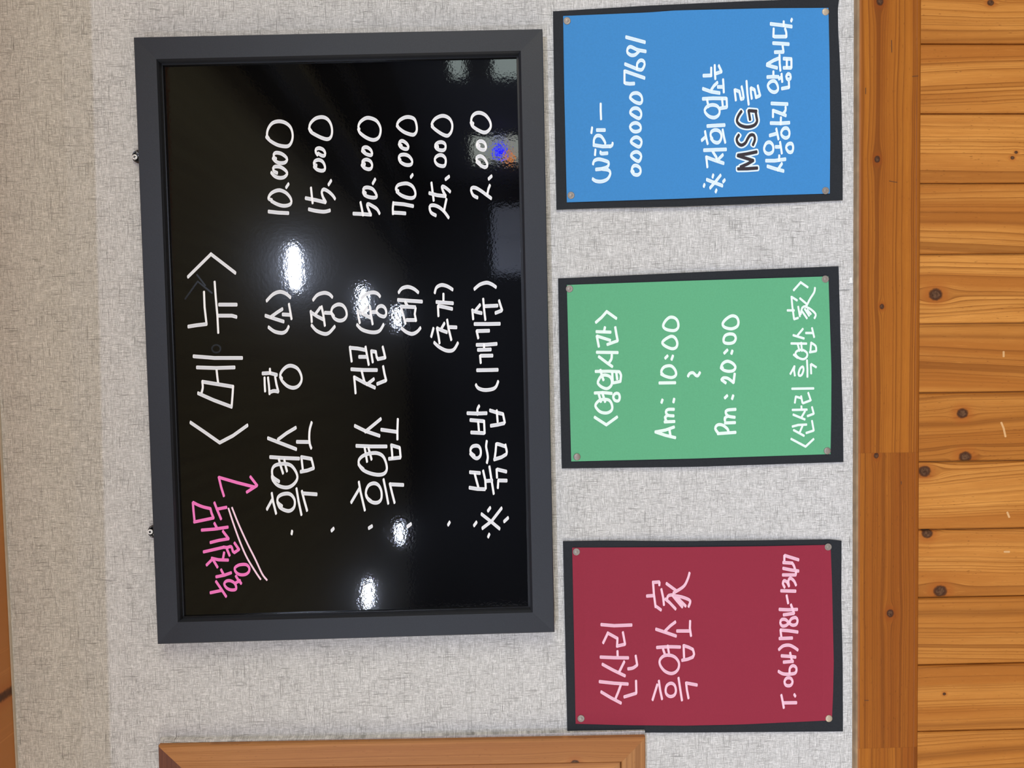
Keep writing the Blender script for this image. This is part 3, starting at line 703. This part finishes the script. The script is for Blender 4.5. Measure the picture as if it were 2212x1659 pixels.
def notice(label, paper_mat, back_edges, paper_edges, tacks, seed, cname):
    us = [t[0] for t in tacks]; vs = [t[1] for t in tacks]
    cu, cv = sum(us) / 4, sum(vs) / 4
    u0, u1, v0, v1 = min(us), max(us), min(vs), max(vs)
    c = P(cu, cv, 0); r = empty('paper_notice', (c.x, 0, c.z)); tag(r, label, 'notice')
    def wave(u, v):
        s, t = (u - u0) / (u1 - u0), (v - v0) / (v1 - v0)
        s_, t_ = max(0, min(1, s)), max(0, min(1, t))
        bulge = math.sin(math.pi * s_) * 0.0016 * (0.4 + abs(2 * t_ - 1)) + math.sin(math.pi * t_) * 0.0010 * abs(2 * s_ - 1)
        rip = 0.00035 * math.sin(5.1 * s + 3.3 * t + seed) * math.sin(4.0 * t + seed)
        out_ = 0.0009 * (max(0, -s, s - 1) * 20 + max(0, -t, t - 1) * 14) ** 0.5 if (s < 0 or s > 1 or t < 0 or t > 1) else 0
        return 0.0012 + bulge + rip * 0.6 + min(out_, 0.002)
    back = lambda u, v: wave(u, v)
    front = lambda u, v: wave(u, v) + 0.0007 + 0.0005 * math.sin(math.pi * max(0, min(1, (u - u0) / (u1 - u0))))
    sheet('backing_card', back_edges, M_BACK, r, back)
    sheet('coloured_paper', paper_edges, paper_mat, r, front)
    for (u, v, m, big), where in zip(tacks, ('top left', 'bottom left', 'top right', 'bottom right')):
        p = P(u, v, front(u, v) + 0.0008)
        t = empty('thumb_tack', (p.x, -(front(u, v) + 0.00002), p.z))
        tag(t, '%s thumb tack at the %s corner, as pictured, of the %s notice' % ('pale brassy' if m is M_BRASSY else 'dull silver', where, cname), 'thumb tack', 'thumb tacks holding the notices')
        R = 7.8 * 0.000525
        if big: prof = [(R * 0.95, 0), (R, 0.0005), (R * 0.97, 0.0009), (R * 0.86, 0.0011), (R * 0.70, 0.0009), (R * 0.45, 0.00085), (R * 0.3, 0.0011), (R * 0.08, 0.0012)]
        else: prof = [(R * 0.95, 0), (R, 0.0005), (R * 0.95, 0.0010), (R * 0.8, 0.0013), (R * 0.5, 0.0016), (R * 0.1, 0.0017)]
        mesh_obj('head', *lathe(prof, 32), m, t, smooth=True)
    return r, front

rb, fb = notice('blue sheet on black card with white handwriting and outlined dark MSG letters', M_BLUE,
    ([(1194.5, 24.5), (1400, 12), (1600, 3), (1813, -5)], [(1202, 453), (1300, 449.5), (1460, 446.5), (1700, 438), (1820.5, 432.5)],
     [(1194.5, 24.5), (1197, 200), (1202, 453)], [(1813, -5), (1810, 12), (1810.5, 60), (1814, 125), (1818, 220), (1820.5, 350), (1820.5, 432.5)]),
    ([(1216.5, 34.5), (1400, 27), (1460, 22.5), (1660, 17.8), (1789.5, 17)], [(1224.5, 437), (1460, 429.5), (1660, 422), (1792.5, 418)],
     [(1216.5, 34.5), (1219, 200), (1224.5, 437)], [(1789.5, 17), (1790.5, 60), (1792, 130), (1793.5, 300), (1792.5, 418)]),
    [(1225, 45, M_METAL, True), (1233.5, 422, M_METAL, True), (1783.3, 25.4, M_BRASSY, False), (1783.5, 411.8, M_METAL, True)], 0.4, 'blue')
rg, fg = notice('green sheet on black card with white handwritten opening hours', M_GREEN,
    ([(1205.5, 601.5), (1500, 588), (1811.5, 575)], [(1213.5, 1012), (1500, 1008.5), (1822, 998)],
     [(1205.5, 601.5), (1209, 800), (1213.5, 1012)], [(1811.5, 575), (1815, 700), (1818, 820), (1821, 900), (1822, 998)]),
    ([(1224.5, 615.5), (1500, 606), (1789.5, 597)], [(1234, 996.8), (1500, 990.5), (1794, 981)],
     [(1224.5, 615.5), (1229, 800), (1234, 996.8)], [(1789.5, 597), (1792.5, 690), (1796, 800), (1795.5, 900), (1794, 981)]),
    [(1230, 623.8, M_METAL, True), (1246.5, 987, M_METAL, False), (1783, 602.8, M_METAL, True), (1787.3, 974, M_METAL, False)], 2.1, 'green')
rr_, fr = notice('crimson sheet on black card with pale pink handwriting and a phone number', M_RED,
    ([(1216, 1169), (1300, 1167.5), (1480, 1169), (1700, 1166.5), (1795, 1165), (1818, 1168)], [(1225.5, 1583), (1500, 1582.5), (1821, 1580)],
     [(1216, 1169), (1221, 1380), (1225.5, 1583)], [(1818, 1168), (1817.5, 1300), (1820.5, 1430), (1821, 1580)]),
    ([(1236, 1183), (1480, 1182), (1650, 1180), (1794, 1177)], [(1243.5, 1563.5), (1350, 1566.5), (1480, 1567.5), (1600, 1565), (1797, 1556)],
     [(1236, 1183), (1240, 1380), (1243.5, 1563.5)], [(1794, 1177), (1797, 1250), (1801, 1430), (1799.5, 1500), (1797, 1556)]),
    [(1245.2, 1192.2, M_METAL, True), (1255.2, 1552.3, M_METAL, True), (1789.2, 1181.6, M_METAL, True), (1790.7, 1552.3, M_BRASSY, False)], 4.0, 'crimson')

def nw(root, specs, mat, off, **kw):
    return writing(root, [(s, *t) for s, t in specs], mat, off, **kw)
B1, B2, B3, B4 = (1260, 30), (1260, 150), (1460, 10), (1460, 150)
nw(rb, [('l 208,1077 208,1160 212,1253; l 105,1362 97,1418; l 162,1388 258,1388', B1),
        ('c 262,880 250,850 210,797 160,792 130,830 125,880; l 122,903 230,920 320,918; c 322,920 345,905 350,882; l 145,962 140,1018; c 207,987 212,1005 288,1000; c 117,1128 130,1092 180,1072 250,1087 303,1112 290,1160 230,1185 152,1195; c 230,1190 300,1202 323,1242 290,1308 220,1338 150,1333 114,1310', B2)], I_BLUE, fb)
nw(rb, [('l 512,278 735,338; c 665,447 620,488 570,493 527,460 532,412 562,392 600,407 650,430 745,448; l 500,600 640,658; c 640,660 700,666 733,602 718,562 680,555 645,592 642,650; l 608,832 555,835 502,828; l 492,822 492,682; l 500,685 730,765; o 560,990 590,952 650,947 693,982 702,1040 680,1068 620,1053 567,1012; o 560,1180 592,1132 650,1130 688,1170 690,1220 665,1248 610,1223; o 558,1350 590,1310 640,1304 681,1335 683,1383 640,1406 590,1398; o 568,1525 602,1482 650,1475 693,1512 690,1560 665,1588 610,1563', B1),
        ('o 570,1030 602,992 650,987 688,1020 688,1060 660,1098 610,1073; c 600,1225 580,1190 602,1152 640,1150 678,1180 683,1230 650,1260 600,1250 575,1215', B2)], I_BLUE, fb)
nw(rb, [('l 1435,738 1525,735; l 1528,738 1528,647; l 1570,617 1572,700 1577,773; l 1592,710 1650,690; l 1650,688 1620,622; l 1430,895 1530,930 1628,945; l 1600,822 1560,860 1530,905; l 1670,787 1675,860 1678,933; l 1607,872 1670,872; l 1428,1015 1550,1008 1705,1010; l 1480,1030 1495,1108; l 1658,1020 1667,1108; l 1712,1012 1716,1108; l 1628,1130 1712,1115; o 1450,1150 1480,1107 1540,1087 1600,1102 1628,1150 1618,1205 1570,1238 1510,1228 1465,1190; l 1482,1340 1600,1332 1688,1328; l 1455,1407 1468,1480 1485,1548; l 1460,1470 1417,1508; c 1540,1490 1522,1460 1527,1412 1570,1387 1620,1397 1648,1440 1643,1500 1610,1538 1560,1528 1527,1490; l 1665,1387 1680,1470 1695,1533', B1),
        ('l 1442,965 1570,960 1705,955; l 1547,982 1590,1050; l 1468,1045 1475,1100 1482,1163; l 1475,1050 1570,1085 1675,1120; l 1665,1022 1602,1085; l 1477,1317 1560,1350 1660,1388; l 1638,1267 1580,1340 1517,1413; l 1552,1262 1545,1285; l 1688,1322 1672,1340; l 1447,1377 1440,1395; l 1590,1442 1582,1460', B2)], I_BLUE, fb)
nw(rb, [('l 1892,872 1905,930 1915,1000; l 1912,1010 1885,1018; l 1882,1012 1865,930; l 1865,928 1817,910; l 1808,908 1815,970 1822,1028; l 1950,807 1960,950 1975,1078; l 2085,862 2100,930 2112,973; l 2107,977 2067,995; l 2063,998 2047,912; l 2043,905 2005,887; l 2000,890 2003,950 2012,1008', B1)], I_BLUE, fb)
MSG = 'l 1845,1187 1960,1187 2080,1182; l 1870,1165 2020,1080?; '
msg = 'l 1848,1188 1960,1186 2078,1178; l 1845,1030 1940,1060 2030,1088; l 2030,1088 1960,1130 1880,1165; l 1848,1025 1950,1010 2070,985; c 1858,785 1833,830 1848,880 1888,905 1935,880 1965,825 1995,785 2035,785 2050,835 2027,900; c 1888,502 1850,560 1837,620 1880,668 1960,688 2040,668 2075,620 2068,560 2060,510; l 2068,500 1978,492; l 1975,495 1992,598'
nw(rb, [(msg, B2)], I_BLUE, fb, A=39 / K, B=33 / K, label='white outline round the MSG letters', step=0.4e-5)
nw(rb, [(msg, B2)], I_DARK, fb, A=20 / K, B=14 / K, label='dark letters MSG', lift=1.5e-4, step=0.4e-5)
nw(rb, [('l 1385,177 1378,193; l 1132,230 1260,245 1383,262; l 1288,205 1288,250; l 1168,290 1165,380; l 1177,382 1315,382; c 1320,380 1318,330 1305,290; l 1162,460 1250,465 1348,472; l 1275,490 1285,562; l 1182,568 1285,565; l 1232,640 1170,665 1090,712; l 1087,722 1150,740 1208,755; l 1238,607 1240,700 1248,783; l 1287,645 1380,650; l 1287,755 1375,755; l 1325,660 1325,745; l 1380,655 1380,748; l 1165,802 1165,850; l 1092,865 1150,862 1225,862; o 1098,970 1130,922 1180,914 1213,960 1218,1018 1180,1046 1130,1028; l 1267,1003 1348,988; l 1352,985 1350,925; l 1262,832 1270,918; l 1232,885 1255,870; o 1318,860 1340,827 1368,842 1368,883 1335,893; l 1142,1180 1250,1185 1333,1188; c 1310,1227 1310,1262 1285,1300; l 1167,1267 1230,1290 1312,1323; l 1160,1262 1160,1338; l 1132,1415 1250,1418 1355,1410; l 1255,1352 1252,1425; l 1200,1487 1225,1603; l 1205,1540 1122,1563; o 1258,1530 1285,1482 1330,1477 1356,1520 1348,1575 1310,1593 1270,1570', B3),
        ('o 1054,940 1080,882 1125,870 1160,910 1158,980 1110,1008 1067,988; l 1245,872 1255,930 1265,998; l 1192,925 1235,925; o 1317,935 1340,892 1385,887 1401,930 1388,983 1347,986; l 1077,1090 1180,1090 1308,1072; l 1235,1032 1232,1085; l 1095,1157 1180,1185 1285,1213; l 1265,1127 1217,1198', B4)], I_BLUE, fb)
G1, G2, G3 = (1260, 660), (1500, 590), (1500, 720)
gk = dict(A=19 / K, B=14 / K)
nw(rg, [('l 152,200 220,140 280,72; l 280,72 393,153; l 158,312 325,318; l 258,262 248,310; l 165,365 320,415; l 162,367 185,488; l 382,262 395,340 410,418; l 408,422 288,465; l 162,558 410,562; l 187,612 290,690 345,728; c 340,592 335,640 302,690; l 148,787 300,785 428,790; l 205,772 220,830 240,888; o 175,910 210,847 260,830 320,852 343,910 328,963 280,993 220,973 182,940; c 430,792 450,830 442,905; l 440,907 362,923; l 395,802 405,878; l 345,802 350,905; l 137,1045 240,1040 338,1050; l 187,1067 210,1148; l 225,1037 260,1148; o 145,1200 180,1142 240,1120 310,1132 343,1190 338,1250 280,1283 200,1268; o 358,1090 380,1052 420,1052 435,1095 420,1138 377,1133; l 137,1335 275,1425; l 275,1425 403,1332', G1)], I_GREEN, fg, **gk)
nw(rg, [('o 955,250 975,192 1030,142 1090,147 1128,190 1133,260 1090,298 1000,288; o 945,450 970,410 1050,367 1100,392 1123,450 1108,500 1060,516 990,490; l 1005,602 980,628; l 1070,602 1055,643; c 950,822 932,800 942,760 980,727 1050,722 1098,772 1106,830 1060,860 990,848 932,820; l 910,925 1098,922; l 945,1127 935,1158; l 1085,1117 1077,1153; c 1082,1240 1010,1242 987,1270 1010,1310 1078,1318; c 1010,1310 977,1335 990,1375; l 972,1390 1088,1385; l 1083,1452 980,1488 862,1510; l 862,1510 980,1550 1098,1578; l 1030,1490 1040,1548', G1)], I_GREEN, fg, **gk)
nw(rg, [('c 1252,843 1270,812 1310,802 1345,835 1370,838 1392,802; o 1665,220 1700,167 1770,124 1828,137 1853,190 1838,248 1770,278 1690,260; o 1675,410 1692,362 1740,340 1798,347 1821,390 1798,438 1740,453 1687,443; l 1720,532 1685,568; l 1780,542 1770,573; c 1667,745 1647,740 1667,692 1720,665 1780,687 1816,730 1798,773 1740,786 1680,773 1645,745; l 1700,923 1655,890; c 1652,885 1672,864 1720,867 1760,892 1793,920; l 1795,918 1808,817; l 1718,1077 1692,1103; l 1790,1077 1778,1113; c 1818,1240 1720,1250 1702,1280 1730,1320 1808,1335; c 1730,1320 1692,1342 1692,1370; l 1692,1403 1812,1398; l 1607,1530 1818,1515; c 1610,1523 1577,1470 1602,1427 1660,1427 1720,1472 1735,1513', G1)], I_GREEN, fg, **gk)
nw(rg, [('l 1187,203 1270,110; l 1270,110 1353,168; l 1112,445 1190,445; l 1160,282 1170,400 1190,545; l 1163,285 1225,325; l 1192,550 1238,535; l 1262,302 1340,368; c 1440,177 1430,230 1380,310 1340,390; c 1340,392 1290,412 1270,490; l 1240,402 1260,515; l 1290,460 1343,538; l 1320,430 1370,508; l 1350,440 1390,488; c 1330,402 1390,432 1448,490 1435,537; l 1295,667 1235,740; l 1182,742 1308,780; l 1405,657 1430,763; l 1332,715 1410,715; l 1157,840 1338,842; l 1235,852 1255,928; l 1275,832 1285,928; l 1395,832 1385,938; c 1395,832 1448,870 1455,925; l 1452,932 1377,945; o 1207,960 1232,927 1290,917 1343,950 1343,1000 1300,1028 1240,1008; l 1187,975 1230,1010; l 1345,1042 1350,1150 1350,1238; l 1195,1112 1190,1160 1200,1223; l 1190,1122 1147,1203; o 1245,1190 1265,1137 1295,1117 1303,1160 1280,1218 1250,1223; l 1390,1092 1395,1198; l 1397,1087 1453,1123', G2),
        ('l 1167,662 1423,658; l 1200,828 1210,762; l 1212,757 1278,775; l 1275,752 1290,828; l 1297,835 1385,802; l 1390,800 1360,712; l 1172,915 1343,912; l 1278,872 1280,908; l 1182,972 1318,1028; l 1320,932 1282,998; l 1405,882 1425,958; l 1422,962 1352,988; l 1172,1113 1240,1095 1338,1090; l 1187,1157 1308,1223; l 1290,1107 1260,1180; l 1405,1047 1425,1158; l 1422,1162 1337,1190; l 1157,1262 1328,1353; l 1328,1353 1423,1264', G3)], I_GREEN, fg, A=14.5 / K, B=11 / K)
R1, R2, R3, R4 = (1200, 1160), (1200, 1310), (1480, 1150), (1480, 1300)
rk = dict(A=20 / K, B=12.5 / K)
nw(rr_, [('l 547,217 700,230 908,222; l 570,433 610,350 625,317; l 628,320 740,382; l 740,388 735,478; l 742,472 828,452; l 830,448 818,380 805,312; l 740,537 742,600; l 538,605 700,612 868,614; l 562,692 690,762 828,828; l 820,662 762,780; l 958,592 975,695; c 973,702 925,735 868,745; l 527,898 700,917 863,927; l 547,1022 660,1090 780,1153; l 780,937 750,1020 717,1100; l 962,892 965,1030; l 962,1037 822,1080', R2)], I_RED, fr, **rk)
nw(rr_, [('l 1092,705 1170,700; l 1165,537 1175,680 1195,833; l 1168,542 1238,537; l 1242,545 1240,572; l 1207,832 1258,870; l 1265,627 1285,720 1295,808; l 1327,557 1440,640; c 1600,432 1580,500 1530,590 1410,668; c 1410,690 1350,700 1332,740; l 1312,742 1360,780 1433,858; l 1402,702 1450,760 1513,833; l 1432,702 1500,770 1553,823; c 1410,700 1510,717 1598,752 1608,782 1590,828', R1),
         ('l 1202,272 1320,312 1438,353; l 1430,187 1370,232 1312,290; l 1608,177 1605,260 1618,348; l 1452,293 1608,293; c 1212,490 1350,482 1488,485; l 1285,512 1305,568; l 1340,472 1360,588; l 1530,467 1535,608; l 1533,468 1590,487 1638,512; c 1640,512 1655,570 1640,600; l 1640,605 1580,630 1512,643; o 1250,700 1247,640 1292,592 1360,582 1428,607 1473,670 1468,740 1428,788 1370,800 1300,768; l 1235,892 1250,1000 1272,1103; l 1215,937 1160,1113; o 1315,1000 1332,942 1380,917 1423,942 1438,1010 1418,1060 1370,1076 1327,1050; l 1470,857 1490,990 1510,1118; l 1560,912 1570,1000 1588,1093; l 1565,915 1688,938', R2)], I_RED, fr, **rk)
nw(rr_, [('l 1353,327 1192,277; l 1185,282 1185,350; l 1172,360 1280,367; c 1280,368 1300,400 1312,440; l 1172,430 1270,450 1353,462; l 1322,500 1325,470; l 1167,508 1320,508; c 1187,653 1167,610 1182,577 1215,592 1240,640; c 1240,638 1232,580 1257,547 1300,580 1323,628; l 1147,698 1318,702; l 1213,757 1230,843; l 1127,920 1230,925 1338,920; l 1265,867 1285,920 1300,965; l 1177,985 1298,967; c 1240,1080 1210,1110 1160,1118 1137,1080 1152,1042 1200,1042 1240,1080 1280,1108 1328,1098 1343,1050 1320,1017 1270,1032 1247,1070; l 1343,1190 1240,1175 1140,1167; l 1140,1170 1150,1260; l 1127,1268 1278,1262; c 1122,1398 1170,1357 1240,1347 1300,1372 1343,1403; l 1152,1475 1230,1480 1318,1490; l 1255,1442 1275,1530; l 1177,1550 1288,1540', R3),
         ('c 1117,832 1170,860 1250,863 1318,848 1328,790 1290,762 1252,792 1247,848; o 1187,955 1212,912 1260,912 1283,955 1260,998 1207,998; l 1305,1110 1315,1125; l 1150,1117 1165,1190 1178,1263; l 1182,1207 1328,1205', R4)], I_RED, fr, **rk)

# ---------------------------------------------------------------- wooden window at the lower left of the room (bottom edge of the photo)
CO = 0.013
qa, qb = P(341, 1611.5, CO), P(1394.5, 1593.5, CO)      # its room-right side, top and bottom corners
WL = 0.80
win = empty('window_1', (qa.x, 0, qb.z)); tag(win, 'orange pine window casing with mitred corners at the bottom edge of the photo', 'window', kind='structure')
def wring(ins, off, dx=0.0):
    # order: top right, bottom right, bottom left, top left (in the room)
    a = Vector((qa.x - ins, -off, qa.z - ins)); b = Vector((qb.x - ins, -off, qb.z + ins))
    return [a, b, Vector((qb.x - WL + ins, -off, qb.z + ins)), Vector((qa.x - WL + ins, -off, qa.z - ins))]
CW = 0.0275
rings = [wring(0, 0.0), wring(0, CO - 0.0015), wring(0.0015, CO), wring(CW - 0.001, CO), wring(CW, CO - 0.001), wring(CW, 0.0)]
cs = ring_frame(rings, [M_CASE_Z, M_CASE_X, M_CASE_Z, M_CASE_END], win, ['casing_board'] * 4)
q = P(1242, 1650, CO); cs[0]['knot_one'] = (q.z - (cs[0].location.z + win.location.z), q.x - (cs[0].location.x + win.location.x), 0.004)
rings = [wring(CW + 0.0006, 0.0), wring(CW + 0.0006, 0.0090), wring(CW + 0.0018, 0.0102), wring(CW + 0.045, 0.0102), wring(CW + 0.047, 0.008), wring(CW + 0.047, 0.0)]
ring_frame(rings, [M_CASE_Z, M_CASE_X, M_CASE_Z, M_CASE_X], win, ['sash_board'] * 4)
gr = wring(CW + 0.045, 0.004); gb = wring(CW + 0.045, 0.001)
M_GLASS = plain('dark_window_glass', (0.02, 0.022, 0.025), 0.08, 0.5)
mesh_obj('pane', gr + gb, [(0, 1, 2, 3), (7, 6, 5, 4), (0, 4, 5, 1), (1, 5, 6, 2), (2, 6, 7, 3), (3, 7, 4, 0)], M_GLASS, win)
for o in win.children:
    if o.name.startswith('pane'): o.location = -win.location
# papered ridge along the casing
V = []
for (u0, v0, vw) in ((346, 1593, 16.5), (1393, 1581, 11.5)):
    a = P(u0, v0, 0.0); b = P(u0, v0 + 6, 0.006); c = P(u0, v0 + vw, 0.0065)
    V += [(a.x, 0, a.z), (b.x, -0.0052, b.z), (qa.x + 0.0002, -0.0068, c.z), (qa.x + 0.0002, 0, c.z)]
rg_ = mesh_obj('papered_ridge', V, [(0, 1, 5, 4), (1, 2, 6, 5), (2, 3, 7, 6), (0, 3, 2, 1), (4, 5, 6, 7)], M_WALL, wall)
